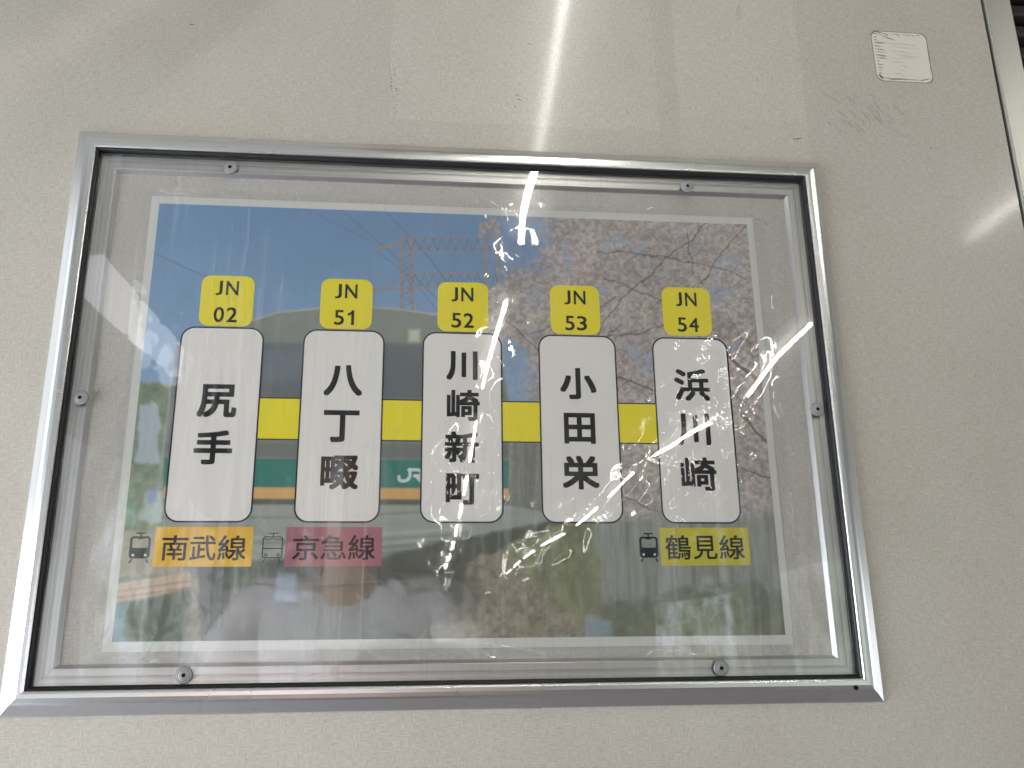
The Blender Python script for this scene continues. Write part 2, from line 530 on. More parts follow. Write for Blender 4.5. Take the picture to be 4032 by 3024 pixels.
def line_mask(pts, wid, soft=0.0004, warp=None):
    q = [P(*p) for p in pts]
    X, Y = (GX, GY) if warp is None else (GX + warp[0], GY + warp[1])
    dist = np.full(GX.shape, 1e9)
    for i in range(len(q) - 1):
        (xa, ya), (xb, yb) = q[i], q[i + 1]
        dx, dy = xb - xa, yb - ya
        t = np.clip(((X - xa) * dx + (Y - ya) * dy) / (dx * dx + dy * dy + 1e-15), 0, 1)
        dist = np.minimum(dist, np.hypot(X - xa - t * dx, Y - ya - t * dy))
    return 1 - sm(dist, wid / 2 - soft, wid / 2 + soft)
IMG = np.zeros((NY, NX, 3))
def lay(mask, col, a=1.0):
    global IMG
    m = (mask * a)[..., None]
    IMG = IMG * (1 - m) + np.asarray(col) * m if not isinstance(col, np.ndarray) or col.ndim == 1 else IMG * (1 - m) + col * m
def srgb(r, g, b):
    c = np.array([r, g, b]) / 255.0
    return np.where(c <= 0.04045, c / 12.92, ((c + 0.055) / 1.055) ** 2.4)
n1 = vnoise(40, 40, 1); n2 = vnoise(220, 220, 2); n3 = vnoise(700, 700, 3, 3); n4 = vnoise(16, 16, 4)
wobble = ((vnoise(90, 90, 21) - .5) * 0.006, (vnoise(90, 90, 22) - .5) * 0.006)
wob2 = ((vnoise(60, 60, 31) - .5) * 0.02, (vnoise(60, 60, 32) - .5) * 0.02)
# sky
t = np.clip((GY - PY0) / (PY1 - PY0), 0, 1)[..., None]
IMG = (1 - t) * srgb(150, 178, 205) + t * srgb(92, 130, 172)
IMG *= (0.94 + 0.12 * n1)[..., None]
# overhead wires behind everything
for pts, w in [([(336, 548), (470, 610)], .0008), ([(735, 452), (860, 560), (1000, 705)], .0006), ([(838, 462), (905, 530), (1010, 665)], .0008),
               ([(805, 538), (880, 590), (960, 690)], .0005), ([(640, 440), (800, 520)], .0004)]:
    lay(line_mask(pts, w), srgb(92, 100, 112), 0.75)
# gantry
GA = srgb(150, 128, 112); GB = srgb(112, 98, 90)
for pts, w in [([(866, 512), (868, 700)], .0022), ([(890, 514), (892, 712)], .0022),
               ([(866, 516), (1082, 512)], .0012), ([(866, 543), (1078, 541)], .0012), ([(806, 537), (868, 530)], .0018), ([(806, 540), (880, 516)], .0009),
               ([(1050, 512), (1048, 640)], .0020), ([(1076, 512), (1074, 640)], .0020),
               ([(866, 592), (1060, 588)], .0012), ([(806, 626), (1048, 618)], .0014), ([(806, 628), (880, 594)], .0008), ([(866, 690), (1040, 688)], .0012)]:
    lay(line_mask(pts, w), GA, 0.8)
for k in range(22):
    xx = 868 + k * 9.6
    lay(line_mask([(xx, 516), (xx + 9.6, 541)] if k % 2 else [(xx, 541), (xx + 9.6, 516)], .0006), GB, 0.7)
    lay(line_mask([(xx, 592), (xx + 9.6, 618)] if k % 2 else [(xx, 618), (xx + 9.6, 592)], .0006), GB, 0.7)
for k in range(12):
    yy = 548 + k * 13
    lay(line_mask([(866, yy), (891, yy + 13)] if k % 2 else [(891, yy), (866, yy + 13)], .0005), GB, 0.6)
# cherry blossom on the right, ragged towards the sky
B = P(1075, 600)[0]
dens = sm(GX + 0.05 * (n1 - .5) + 0.035 * (n2 - .5), -0.012, 0.028)
low = sm(-(GY - P(1100, 600)[1]) + 0.03 * (n1 - .5), -0.004, 0.012) * sm(GX + 0.03 * (n2 - .5), -0.018, -0.004)
far = sm(GX, 0.07, 0.12)
dens = np.clip(np.maximum(dens * (0.55 + 0.45 * far), low), 0, 1)
bm_ = sm(dens - 0.55 * (vnoise(150, 150, 8, 5, .65)) + 0.10 * far, 0.02, 0.22)
upleft = sm(GY, P(1100, 600)[1] - .002, P(1100, 560)[1]) * (1 - sm(GX, P(1150, 560)[0], P(1215, 560)[0]))
bm_ *= 1 - 0.85 * upleft * sm(vnoise(60, 60, 9), .35, .5)
hole = poly_mask([(1085, 745), (1150, 770), (1160, 870), (1085, 880)], .004, wob2)
bm_ *= 1 - 0.8 * hole
leaf = vnoise(420, 420, 12, 4, .7)
BLO = srgb(176, 163, 158)[None, None, :] * (0.62 + 0.46 * sm(leaf, .25, .78))[..., None]
BLO = BLO * (0.78 + 0.5 * vnoise(45, 45, 13))[..., None]
BLO = BLO * (1 + (vnoise(120, 120, 14) - .5)[..., None] * np.array([0.18, -0.02, -0.10]))
lay(np.clip(bm_, 0, 1), BLO)
# sky glimpses far right
gl = sm(vnoise(75, 75, 15, 5, .6), .60, .68) * sm(GX, .03, .07) * sm(GY, -0.02, 0.03)
lay(gl, srgb(140, 155, 178), 0.6)
# branches
br = srgb(86, 74, 66)
for pts, w in [([(1540, 470), (1440, 560), (1345, 640), (1290, 720)], .0011), ([(1290, 545), (1420, 552), (1560, 580), (1612, 600)], .0011),
               ([(1330, 640), (1240, 690), (1150, 720)], .0010), ([(1095, 690), (1150, 745), (1200, 790)], .0010), ([(1205, 700), (1180, 790)], .0009),
               ([(1480, 500), (1500, 590)], .0010), ([(1630, 470), (1560, 540), (1520, 610)], .0010), ([(1500, 690), (1420, 640), (1300, 600)], .0009),
               ([(1570, 765), (1610, 800), (1655, 830)], .0026), ([(1340, 700), (1290, 760)], .0008), ([(1330, 815), (1410, 840)], .0018),
               ([(1605, 900), (1660, 960)], .0018), ([(1600, 1010), (1680, 1040)], .0012), ([(1350, 1080), (1420, 1100)], .001),
               ([(1300, 730), (1380, 715), (1440, 700)], .001), ([(1115, 900), (1160, 960)], .0010)]:
    lay(line_mask(pts, w, .0005, wobble), br, 0.7)
r2 = random.Random(5)
for k in range(70):
    x = r2.uniform(1180, 1640); y = r2.uniform(480, 1130); a = r2.choice([-0.6, -0.4, 0.5, 0.8, 2.2, 2.6]) + r2.uniform(-.3, .3); l = r2.uniform(20, 70)
    lay(line_mask([(x, y), (x + l * math.cos(a), y + l * math.sin(a))], .0006, .0004, wobble), br * r2.uniform(.7, 1.2), 0.5)
# left background: trees, pale houses
m = poly_mask([(200, 850), (260, 835), (330, 828), (420, 830), (600, 850), (600, 1320), (200, 1330)], .002, wobble)
tr = srgb(120, 132, 104)[None, None, :] * (0.45 + 1.1 * vnoise(160, 160, 41, 5, .65))[..., None]
lay(m, tr, 0.95)
for pts, c in [([(300, 880), (345, 878), (343, 1000), (296, 1000)], (168, 178, 192)), ([(318, 1060), (352, 1058), (350, 1125), (300, 1128)], (170, 178, 182)),
               ([(270, 1085), (300, 1082), (298, 1140), (262, 1140)], (120, 150, 128)), ([(322, 1052), (345, 1052), (342, 1085), (318, 1085)], (116, 138, 176))]:
    lay(poly_mask(pts, .0015, wobble), srgb(*c), 0.75)
lay(poly_mask([(252, 1150), (460, 1140), (455, 1245), (238, 1250)], .002, wobble), srgb(168, 150, 134), 0.8)
# platform and the ground below it
lay(poly_mask([(236, 1250), (600, 1235), (600, 1410), (205, 1410)], .003), srgb(120, 122, 112))
lay(poly_mask([(240, 1262), (600, 1205), (600, 1232), (430, 1262), (330, 1290), (238, 1306)], .0012), srgb(186, 160, 136))
for y in (1276, 1290):
    lay(line_mask([(240, y + 4), (430, y - 24), (560, y - 48)], .0012), srgb(140, 112, 96), 0.5)
lay(poly_mask([(228, 1310), (430, 1275), (440, 1410), (215, 1410)], .002), srgb(98, 104, 92)[None, None, :] * (.7 + .6 * vnoise(180, 90, 43))[..., None])
lay(poly_mask([(240, 1300), (285, 1296), (262, 1410), (226, 1410)], .002, wobble), srgb(126, 150, 160), .8)
# ballast, bank and fence at lower right
bal = srgb(138, 128, 110)[None, None, :] * (0.35 + 1.25 * vnoise(230, 230, 44, 5, .7))[..., None]
lay(poly_mask([(420, 1150), (1130, 1130), (1760, 1120), (1760, 1420), (400, 1420)], .002), bal)
gr = srgb(128, 134, 96)[None, None, :] * (0.4 + 1.1 * vnoise(140, 60, 45, 5, .65))[..., None]
lay(poly_mask([(1080, 1130), (1330, 1120), (1345, 1250), (1260, 1340), (1180, 1290), (1100, 1200)], .006, wob2), gr, .8)
fen = srgb(140, 142, 134)[None, None, :] * (0.55 + 0.85 * vnoise(330, 28, 46, 4, .6))[..., None]
lay(poly_mask([(1290, 1110), (1720, 1110), (1720, 1330), (1300, 1330)], .004, wob2), fen, .9)
lay(poly_mask([(1290, 1300), (1720, 1260), (1720, 1420), (1290, 1420)], .004, wob2), srgb(106, 112, 92)[None, None, :] * (.5 + vnoise(120, 120, 47, 5, .65))[..., None], .85)
lay(poly_mask([(1265, 1330), (1320, 1340), (1330, 1400), (1260, 1400)], .002, wobble), srgb(150, 170, 190), .45)
dk = poly_mask([(700, 1270), (1000, 1200), (1060, 1300), (960, 1400), (700, 1400)], .004, wob2)
lay(dk, srgb(84, 84, 74), .55)
lay(poly_mask([(1110, 880), (1175, 890), (1180, 1140), (1090, 1140)], .003), srgb(118, 122, 112)[None, None, :] * (.6 + .8 * vnoise(400, 22, 48, 4, .6))[..., None], .85)
# train: body, roof, windscreen band, stripes
body = [(545, 694), (600, 676), (690, 667), (790, 664), (870, 670), (960, 684), (1030, 715), (1080, 760), (1098, 860), (1100, 1000), (1096, 1110), (1150, 1108),
        (1235, 1118), (1130, 1150), (1000, 1170), (700, 1242), (560, 1250), (430, 1252), (350, 1190), (356, 1000), (390, 760), (470, 715)]
BODY = srgb(124, 128, 122)[None, None, :] * (0.90 + 0.22 * n1)[..., None]
lay(poly_mask(body, .0011), BODY)
lay(line_mask([(545, 692), (600, 675), (690, 666), (790, 663), (870, 669), (950, 681)], .0016), srgb(170, 158, 140), .8)
lay(poly_mask([(380, 745), (500, 740), (1060, 742), (1090, 862), (370, 862)], .0022), srgb(92, 98, 104), .85)
lay(poly_mask([(565, 760), (660, 752), (650, 820), (560, 830)], .004), srgb(112, 122, 138), .5)
lay(poly_mask([(700, 690), (900, 690), (960, 740), (600, 740)], .006), srgb(132, 136, 130), .4)
for (cx, cy) in [(895, 726), (762, 930)]:
    lay(poly_mask([(cx - 11, cy - 13), (cx + 11, cy - 13), (cx + 11, cy + 12), (cx - 11, cy + 12)], .0022), srgb(196, 198, 176), .8)
lay(poly_mask([(360, 862), (1098, 862), (1100, 960), (358, 960)], .001), srgb(122, 124, 120))
lay(poly_mask([(358, 956), (1100, 960), (1100, 990), (356, 988)], .002), srgb(104, 106, 102), .8)
lay(poly_mask([(355, 989), (1100, 995), (1098, 1056), (353, 1052)], .0009), srgb(40, 118, 108))
lay(poly_mask([(355, 1052), (1098, 1056), (1098, 1080), (352, 1077)], .0009), srgb(204, 156, 84))
lay(poly_mask([(352, 1077), (1098, 1080), (1098, 1092), (352, 1090)], .001), srgb(92, 92, 84))
lay(poly_mask([(352, 1090), (1098, 1092), (1240, 1118), (1000, 1160), (560, 1210), (352, 1210)], .001), srgb(148, 152, 144)[None, None, :] * (.93 + .14 * vnoise(30, 300, 49, 2))[..., None])
for y, c in [(1118, (122, 124, 118)), (1160, (166, 168, 160)), (1172, (124, 126, 118)), (1196, (150, 152, 144))]:
    lay(line_mask([(352, y), (700, y), (1010, y - 18)], .0018, .001), srgb(*c), .7)
# dark underframe rising to the right
lay(poly_mask([(430, 1214), (690, 1206), (830, 1200), (1000, 1160), (1235, 1122), (1170, 1150), (1010, 1215), (1000, 1300), (860, 1400), (430, 1400)], .002, wobble), srgb(84, 86, 78), .92)
lay(poly_mask([(600, 1238), (640, 1240), (640, 1300), (592, 1300)], .0018), srgb(130, 148, 172), .6)
lay(poly_mask([(700, 1315), (955, 1315), (890, 1405), (690, 1405)], .006, wob2), srgb(96, 98, 90), .5)
# the two letters of the railway mark on the green stripe
MK = srgb(205, 215, 208)
def zz(pts):   # measured in an enlarged crop
    return [((1560 + x * .434) * .5486, (1500 + y * .434) * .5486) for x, y in pts]
lay(line_mask(zz([(125, 806), (125, 860), (112, 892), (85, 906), (50, 908), (28, 895), (24, 868)]), .0020), MK, .85)
lay(line_mask(zz([(116, 806), (190, 806), (224, 815), (230, 840), (215, 862), (165, 862)]), .0020), MK, .85)
lay(line_mask(zz([(180, 862), (226, 912)]), .0020), MK, .85)
IMG *= (0.955 + 0.09 * n3)[..., None]
IMG = IMG * 1.26                                     # print reflectance
LUM = IMG.mean(2, keepdims=True)
IMG = LUM + (IMG - LUM) * 0.84
IMG = np.clip(IMG, 0.015, 0.80)
verts = np.stack([GX.ravel(), GY.ravel(), np.full(GX.size, 0.00006)], 1).astype(np.float32)
ii, jj = np.meshgrid(np.arange(NX - 1), np.arange(NY - 1))
a = (jj * NX + ii).ravel()
quads = np.stack([a, a + 1, a + NX + 1, a + NX], 1).astype(np.int32)
me = bpy.data.meshes.new('printed_photo')
me.vertices.add(len(verts)); me.vertices.foreach_set('co', verts.ravel())
me.loops.add(quads.size); me.loops.foreach_set('vertex_index', quads.ravel())
me.polygons.add(len(quads)); me.polygons.foreach_set('loop_start', np.arange(0, quads.size, 4, dtype=np.int32))
me.update(calc_edges=True)
at = me.color_attributes.new('print', 'FLOAT_COLOR', 'POINT')
rgba = np.concatenate([IMG.reshape(-1, 3), np.ones((IMG.shape[0] * IMG.shape[1], 1))], 1).astype(np.float32)
at.data.foreach_set('color', rgba.ravel())
M_PRINT, nt, N, L, b = mat_new('printed_ink')
va = N.new('ShaderNodeVertexColor'); va.layer_name = 'print'
L.new(va.outputs[0], b.inputs['Base Color'])
b.inputs['Roughness'].default_value = 0.6
b.inputs['Specular IOR Level'].default_value = 0.15
link('printed_photo', me, M_PRINT, poster)

# --- lettering
_glyph = {}
def glyph(ch):
    if ch == '1':        # upright one with a slanted flag and no foot
        return (np.array([(.62, 0), (1, 0), (1, 1), (.66, 1), (.62, .90), (0, .76), (0, .64), (.62, .76)]), [(0, 1, 2, 7), (2, 3, 4, 7), (4, 5, 6, 7)])
    if ch not in _glyph:
        c = bpy.data.curves.new('lettering', 'FONT')
        c.body = ch; c.size = 1.0; c.resolution_u = 6
        o = bpy.data.objects.new('lettering', c)
        COL.objects.link(o)
        dg = bpy.context.evaluated_depsgraph_get()
        m_ = bpy.data.meshes.new_from_object(o.evaluated_get(dg))
        co = np.array([v.co[:] for v in m_.vertices])
        fs = [tuple(p.vertices) for p in m_.polygons]
        bpy.data.meshes.remove(m_)
        bpy.data.objects.remove(o); bpy.data.curves.remove(c)
        _glyph[ch] = (co[:, :2], fs)
    return _glyph[ch]
def lettering(name, items, mat, parent, z, bold):
    """items: (character, x0, x1, y0, y1 in mm); bold: stroke growth in mm"""
    V, F = [], []
    for ch, bx0, bx1, by0, by1 in items:
        co, fs = glyph(ch)
        mn, mx = co.min(0), co.max(0)
        g = bold * (0.82 if ch in '畷崎新浜' else 1.0)
        sx = (bx1 - bx0 - 2 * g) / (mx[0] - mn[0]); sy = (by1 - by0 - 2 * g) / (mx[1] - mn[1])
        base = np.stack([(co[:, 0] - mn[0]) * sx + bx0 + g, (co[:, 1] - mn[1]) * sy + by0 + g], 1) * MM
        offs = [(0, 0)] if g <= 0 else [(0, 0)] + [(g * MM * sxx, g * MM * syy) for sxx, syy in
                ((1, 1), (-1, 1), (1, -1), (-1, -1), (1, 0), (-1, 0), (0, 1), (0, -1))]
        for k, (dx, dy) in enumerate(offs):
            o_ = len(V)
            V += [(p[0] + dx, p[1] + dy, z + k * 0.0000025) for p in base]
            F += [tuple(o_ + i for i in f) for f in fs]
    return link(name, new_mesh(name, V, F), mat, parent)

PC = [-155.7, -77.45, 0.6, 78.2, 156.5]
NAMES = [
 [('尻', -168.0, -143.4, -5.8, 16.1), ('手', -167.7, -144.2, -36.3, -14.3)],
 [('八', -89.4, -64.5, 9.7, 30.7), ('丁', -88.4, -65.7, -21.1, 0.0), ('畷', -88.7, -65.1, -51.6, -29.7)],
 [('川', -10.0, 10.7, 21.8, 42.0), ('崎', -9.5, 12.1, -6.0, 15.1), ('新', -10.7, 11.6, -33.8, -13.1), ('町', -9.8, 11.6, -61.0, -40.7)],
 [('小', 65.7, 90.3, 9.9, 31.7), ('田', 67.6, 88.5, -20.4, 0.5), ('栄', 65.6, 90.0, -50.7, -28.5)],
 [('浜', 143.9, 168.3, 10.0, 32.5), ('川', 143.6, 166.6, -20.7, 1.2), ('崎', 144.4, 168.5, -51.1, -28.8)]]
BADGE = [(-154.8, '02'), (-77.0, '51'), (0.9, '52'), (77.7, '53'), (156.2, '54')]
for k in range(4):
    bx0, bx1 = (PC[k] + 25.5) * MM, (PC[k + 1] - 25.5) * MM
    bar = link('line_bar', poly_mesh('line_bar', [(bx0, -.0193), (bx1, -.0193), (bx1, .0072), (bx0, .0072)], 0.00014), M_YEL, poster)
    e = 0.00075
    for ya_, yb_ in ((.0072, .0072 + e), (-.0193 - e, -.0193)):
        link('bar_edge', new_mesh('bar_edge', [(bx0, ya_, .00016), (bx1, ya_, .00016), (bx1, yb_, .00016), (bx0, yb_, .00016)], [(0, 1, 2, 3)]), M_LINE, bar)
for k in range(5):
    o_ = rounded_rect(PC[k] * MM, -.0087, .0531, .1277, .0090)
    i_ = rounded_rect(PC[k] * MM, -.0087, .0511, .1257, .0080)
    pl = link('station_plate', poly_mesh('station_plate', i_, 0.00020), M_PLATE, poster, label='white plate reading ' + ''.join(c[0] for c in NAMES[k]))
    link('plate_outline', ring_mesh('plate_outline', o_, i_, 0.00022), M_LINE, pl)
    lettering('station_name', NAMES[k], M_INK, pl, 0.00026, 0.72)
    cx, num = BADGE[k]
    dy = 0.9 if k == 4 else 0.0
    bd = link('number_badge', poly_mesh('number_badge', rounded_rect(cx * MM, (73.6 + dy) * MM, .0342, .0357, .0062), 0.00024), M_YEL, poster,
              label='yellow badge reading JN ' + num)
    c2 = cx - 0.3 + (0.5 if k > 2 else 0)
    tx = [('J', c2 - 7.5, c2 - 3.1, 77.4 + dy, 87.8 + dy), ('N', c2 - 0.9, c2 + 7.3, 77.6 + dy, 87.8 + dy),
          (num[0], c2 - 7.4, c2 - 0.9, 58.5 + dy, 69.1 + dy), (num[1], c2 + (1.4 if num[1] == '1' else 0.7), c2 + (5.7 if num[1] == '1' else 7.6), 58.6 + dy, 69.1 + dy)]
    lettering('badge_text', tx, M_INK, bd, 0.00028, 0.18)
LINES = [((-185.8, -127.6), M_ORA, [('南', -181.6, -166.0, -95.6, -80.3), ('武', -164.7, -149.4, -95.6, -80.4), ('線', -148.2, -131.3, -95.6, -80.4)], 'orange label reading 南武線'),
         ((-107.9, -49.0), M_PINK, [('京', -103.6, -87.6, -95.6, -80.3), ('急', -86.4, -70.7, -95.3, -80.1), ('線', -69.6, -53.1, -95.5, -80.1)], 'rose label reading 京急線'),
         ((127.8, 186.7), M_YEL2, [('鶴', 131.0, 147.7, -95.6, -80.0), ('見', 149.3, 165.0, -95.4, -80.4), ('線', 166.6, 183.3, -95.5, -80.0)], 'yellow green label reading 鶴見線')]
for (lx0, lx1), mt, items, lab in LINES:
    lb = link('line_label', poly_mesh('line_label', [(lx0 * MM, -.0993), (lx1 * MM, -.0993), (lx1 * MM, -.0752), (lx0 * MM, -.0752)], 0.00020), mt, poster, label=lab)
    lettering('line_name', items, M_INK, lb, 0.00024, 0.17)

def train_icon(cx, solid, label):
    """the small front-of-train pictogram, 12.6 mm wide"""
    z = 0.00020
    root = None
    def strip(V, F, x0_, y0_, x1_, y1_, w, zz_=0.0):
        dx, dy = x1_ - x0_, y1_ - y0_; l = math.hypot(dx, dy); nx, ny = -dy / l * w / 2, dx / l * w / 2
        o_ = len(V)
        V += [(x0_ + nx, y0_ + ny, z + zz_), (x1_ + nx, y1_ + ny, z + zz_), (x1_ - nx, y1_ - ny, z + zz_), (x0_ - nx, y0_ - ny, z + zz_)]
        F.append((o_, o_ + 3, o_ + 2, o_ + 1))
    V, F = [], []
    w = 0.9 if solid else 0.55
    top, bot = -81.0, -94.3
    hw = 6.1
    outer = rounded_rect(cx, (top + bot) / 2, 2 * hw, top - bot, 2.0 if solid else 1.7, 6)
    if solid:
        win = rounded_rect(cx, -85.1, 9.2, 5.8, 0.9, 6)
        n = len(outer)
        V += [(x, y, z) for x, y in outer] + [(x, y, z) for x, y in win]
        F += [(i, (i + 1) % n, n + (i + 1) % n, n + i) for i in range(n)]
        strip(V, F, cx - 1.6, -82.35, cx + 1.6, -82.35, 0.8, 0.000003)
    else:
        inner = rounded_rect(cx, (top + bot) / 2, 2 * hw - 1.1, top - bot - 1.1, 1.2, 6)
        n = len(outer)
        V += [(x, y, z) for x, y in outer] + [(x, y, z) for x, y in inner]
        F += [(i, (i + 1) % n, n + (i + 1) % n, n + i) for i in range(n)]
        strip(V, F, cx - hw + .4, -82.7, cx - 1.3, -82.7, 0.45, 3e-6); strip(V, F, cx + 1.3, -82.7, cx + hw - .4, -82.7, 0.45, 3e-6)
        strip(V, F, cx - 1.4, -82.75, cx - .9, -82.2, 0.45, 6e-6); strip(V, F, cx + 1.4, -82.75, cx + .9, -82.2, 0.45, 6e-6)
        strip(V, F, cx - .95, -82.2, cx + .95, -82.2, 0.45, 3e-6)
        strip(V, F, cx - hw + .4, -88.4, cx + hw - .4, -88.4, 0.5, 3e-6)
        for s in (-1, 1):
            a_ = rounded_rect(cx + s * 3.7, -92.3, 1.9, 1.9, .94, 5); b2 = rounded_rect(cx + s * 3.7, -92.3, 1.0, 1.0, .49, 5)
            o_ = len(V); n = len(a_)
            V += [(x, y, z) for x, y in a_] + [(x, y, z) for x, y in b2]
            F += [(o_ + i, o_ + (i + 1) % n, o_ + n + (i + 1) % n, o_ + n + i) for i in range(n)]
    strip(V, F, cx - 2.9, -79.1, cx + 2.9, -79.1, w * .9, 3e-6)
    strip(V, F, cx, -79.2, cx, -81.3, w, 6e-6)
    strip(V, F, cx - 4.1, -94.7, cx - 5.4, -97.0, w, 3e-6); strip(V, F, cx + 4.1, -94.7, cx + 5.4, -97.0, w, 3e-6)
    V = [(p[0] * MM, p[1] * MM, p[2]) for p in V]
    o = link('train_icon', new_mesh('train_icon', V, F), M_LINE, poster, label=label)
    if solid:
        for s in (-1, 1):
            link('headlamp', poly_mesh('headlamp', rounded_rect((cx + s * 3.6) * MM, -.0923, .0015, .0015, .00074, 5), z + 0.00001), M_PLATE, o)
    return o
train_icon(-194.2, True, 'solid dark train pictogram beside the orange label')
train_icon(-115.6, False, 'outlined train pictogram beside the rose label')
ic = train_icon(120.2, True, 'solid dark train pictogram beside the yellow green label')

# --- laminate pouch: clear film a little larger than the paper, faintly cockled
def film_mesh():
    x0_, x1_, y0_, y1_ = -.2155, .2180, -.1545, .1540
    nx, ny = 200, 140
    v, f = [], []
    for j in range(ny + 1):
        for i in range(nx + 1):
            x = x0_ + (x1_ - x0_) * i / nx; y = y0_ + (y1_ - y0_) * j / ny
            # rounded corners
            r = .008
            cx_ = min(max(x, x0_ + r), x1_ - r); cy_ = min(max(y, y0_ + r), y1_ - r)
            if (x - cx_) and (y - cy_):
                d_ = math.hypot(x - cx_, y - cy_); mxx = max(abs(x - cx_), abs(y - cy_))
                k_ = mxx / d_
                x = cx_ + (x - cx_) * k_; y = cy_ + (y - cy_) * k_
            ed = min(x - x0_, x1_ - x, y - y0_, y1_ - y)
            z_ = 0.00045 + 0.0011 * math.exp(-ed / .0035) * max(0, math.sin(x * 61 + y * 83)) + 0.00016 * math.sin(x * 34 + y * 11) * math.cos(y * 27 - x * 9)
            v.append((x, y, z_))
    for j in range(ny):
        for i in range(nx):
            a_ = j * (nx + 1) + i
            f.append((a_, a_ + 1, a_ + nx + 2, a_ + nx + 1))
    me_ = new_mesh('laminate_film', v, f)
    for p_ in me_.polygons:
        p_.use_smooth = True
    return me_
fm = film_mesh()
CRE = [(1500, 900, 150, 150, .75), (960, 1010, 60, 90, .7), (1072, 650, 34, 120, 1.0), (1052, 850, 26, 60, .6), (1050, 960, 40, 70, .9), (1040, 1080, 70, 60, .55), (1500, 760, 90, 45, .8), (1470, 820, 60, 30, .8),
       (1560, 880, 70, 50, .9), (1540, 960, 110, 60, 1.0), (1500, 1050, 110, 70, .9), (1610, 1020, 50, 60, .9), (1620, 900, 45, 60, .8), (1600, 745, 50, 30, .9), (1500, 1140, 90, 25, .8),
       (600, 1060, 60, 80, .6), (660, 1150, 60, 60, .6), (1090, 462, 55, 18, 1.0), (1345, 458, 45, 12, 1.0), (1300, 1090, 80, 40, .35), (760, 800, 40, 50, .3)]
ca_ = fm.color_attributes.new('crease', 'FLOAT_COLOR', 'POINT')
vc = np.array([v.co[:2] for v in fm.vertices])
val = np.zeros(len(vc))
for (vx, vy, rx, ry, am) in CRE:
    c0 = P(vx, vy); c1 = P(vx + rx, vy); c2 = P(vx, vy + ry)
    rx_, ry_ = abs(c1[0] - c0[0]), abs(c2[1] - c0[1])
    val = np.maximum(val, am * np.exp(-((vc[:, 0] - c0[0]) / rx_) ** 2 - ((vc[:, 1] - c0[1]) / ry_) ** 2))
for q_, v_ in enumerate(fm.vertices):
    v_.co.z += 0.00075 * val[q_] * (0.55 + 0.45 * math.sin(v_.co.x * 310 + 2 * math.sin(v_.co.y * 170)))
rim = ((np.abs(vc[:, 0]) > .2095) | (np.abs(vc[:, 1]) > .148)).astype(float)
ca_.data.foreach_set('color', np.stack([val, rim, val * 0, val * 0 + 1], 1).ravel().astype(np.float32))
link('laminate_film', fm, M_FILM, poster)

# ------------------------------------------------------------------ sticker at upper right
st = poly_mesh('sticker', rounded_rect(0.3419, 0.2907, .0452, .0449, .0062), 0.0)
bm = bmesh.new(); bm.from_mesh(st)
r_ = bmesh.ops.extrude_face_region(bm, geom=bm.faces[:])
for v in [g for g in r_['geom'] if isinstance(g, bmesh.types.BMVert)]:
    v.co.z += 0.00022
bmesh.ops.recalc_face_normals(bm, faces=bm.faces[:])
bm.to_mesh(st); bm.free()
sticker = link('sticker', st, M_STICK)
thing(sticker, 'worn blank off-white square sticker with blackened scratched edges on the wall', 'sticker')

def strokes(name, items, z, mat, parent):
    """irregular tapering marks; items: (points in photograph coordinates, width mm)"""
    V, F = [], []
    for pts, w in items:
        q = [U(px, py, z) for px, py in pts]
        n = len(q); o_ = len(V)
        for i, p_ in enumerate(q):
            a_ = q[max(0, i - 1)]; c_ = q[min(n - 1, i + 1)]
            d_ = np.array([c_[0] - a_[0], c_[1] - a_[1]]); l_ = np.hypot(*d_) + 1e-9
            t_ = i / (n - 1)
            ww = w * MM / 2 * (0.35 + 0.65 * math.sin(math.pi * min(1, max(0, t_)))) * rng.uniform(.7, 1.25)
            nx_, ny_ = -d_[1] / l_ * ww, d_[0] / l_ * ww
            V += [(p_[0] + nx_, p_[1] + ny_, z), (p_[0] - nx_, p_[1] - ny_, z)]
        for i in range(n - 1):
            F.append((o_ + 2 * i, o_ + 2 * i + 1, o_ + 2 * i + 3, o_ + 2 * i + 2))
    o = link(name, new_mesh(name, V, F), mat, parent)
    o['kind'] = 'stuff'
    return o
def wig(x0_, y0_, x1_, y1_, n=6, j=1.5):
    return [(x0_ + (x1_ - x0_) * i / n + rng.uniform(-j, j), y0_ + (y1_ - y0_) * i / n + rng.uniform(-j, j)) for i in range(n + 1)]
# scratches round the sticker's edge
E1 = []
for k in range(15):
    t_ = k / 14
    x = 1885 + 14 * t_ + rng.uniform(-1, 1); y = 72 + 92 * t_
    E1.append((wig(x, y, x + rng.choice([6, 9, 14, 24]), y + rng.uniform(0, 4), 4, .25), rng.uniform(.3, .9)))
for k in range(16):
    x = 1890 + k * 6 + rng.uniform(-2, 2)
    E1.append((wig(x, 70 + k * .35, x + rng.choice([4, 8, 16]), 72 + k * .3 + rng.uniform(1, 6), 4, .25), rng.uniform(.2, .5)))
E1 += [(wig(1903, 168, 1985, 173, 8, .5), .6), (wig(1897, 160, 1908, 170, 4, .5), 1.4), (wig(1920, 172, 1950, 172, 4, .6), .5),
       (wig(1905, 77, 1932, 87, 5, .8), .8), (wig(1888, 66, 1905, 71, 4, .6), 1.0), (wig(2001, 90, 2012, 160, 7, .7), .35), (wig(1986, 175, 2010, 170, 4, .5), .6)]
strokes('edge_scratches', E1[::2], 0.00028, M_SCUFF, sticker)
strokes('edge_scratches', [(p_, w_ * 1.8) for p_, w_ in E1[1::2]], 0.00027, M_FAINT2, sticker)
E2 = [(wig(1920 + rng.uniform(-20, 40), 85 + k * 8, 1950 + rng.uniform(0, 45), 90 + k * 8 + rng.uniform(-3, 4), 5, 1.2), rng.uniform(.8, 2.2)) for k in range(10)]
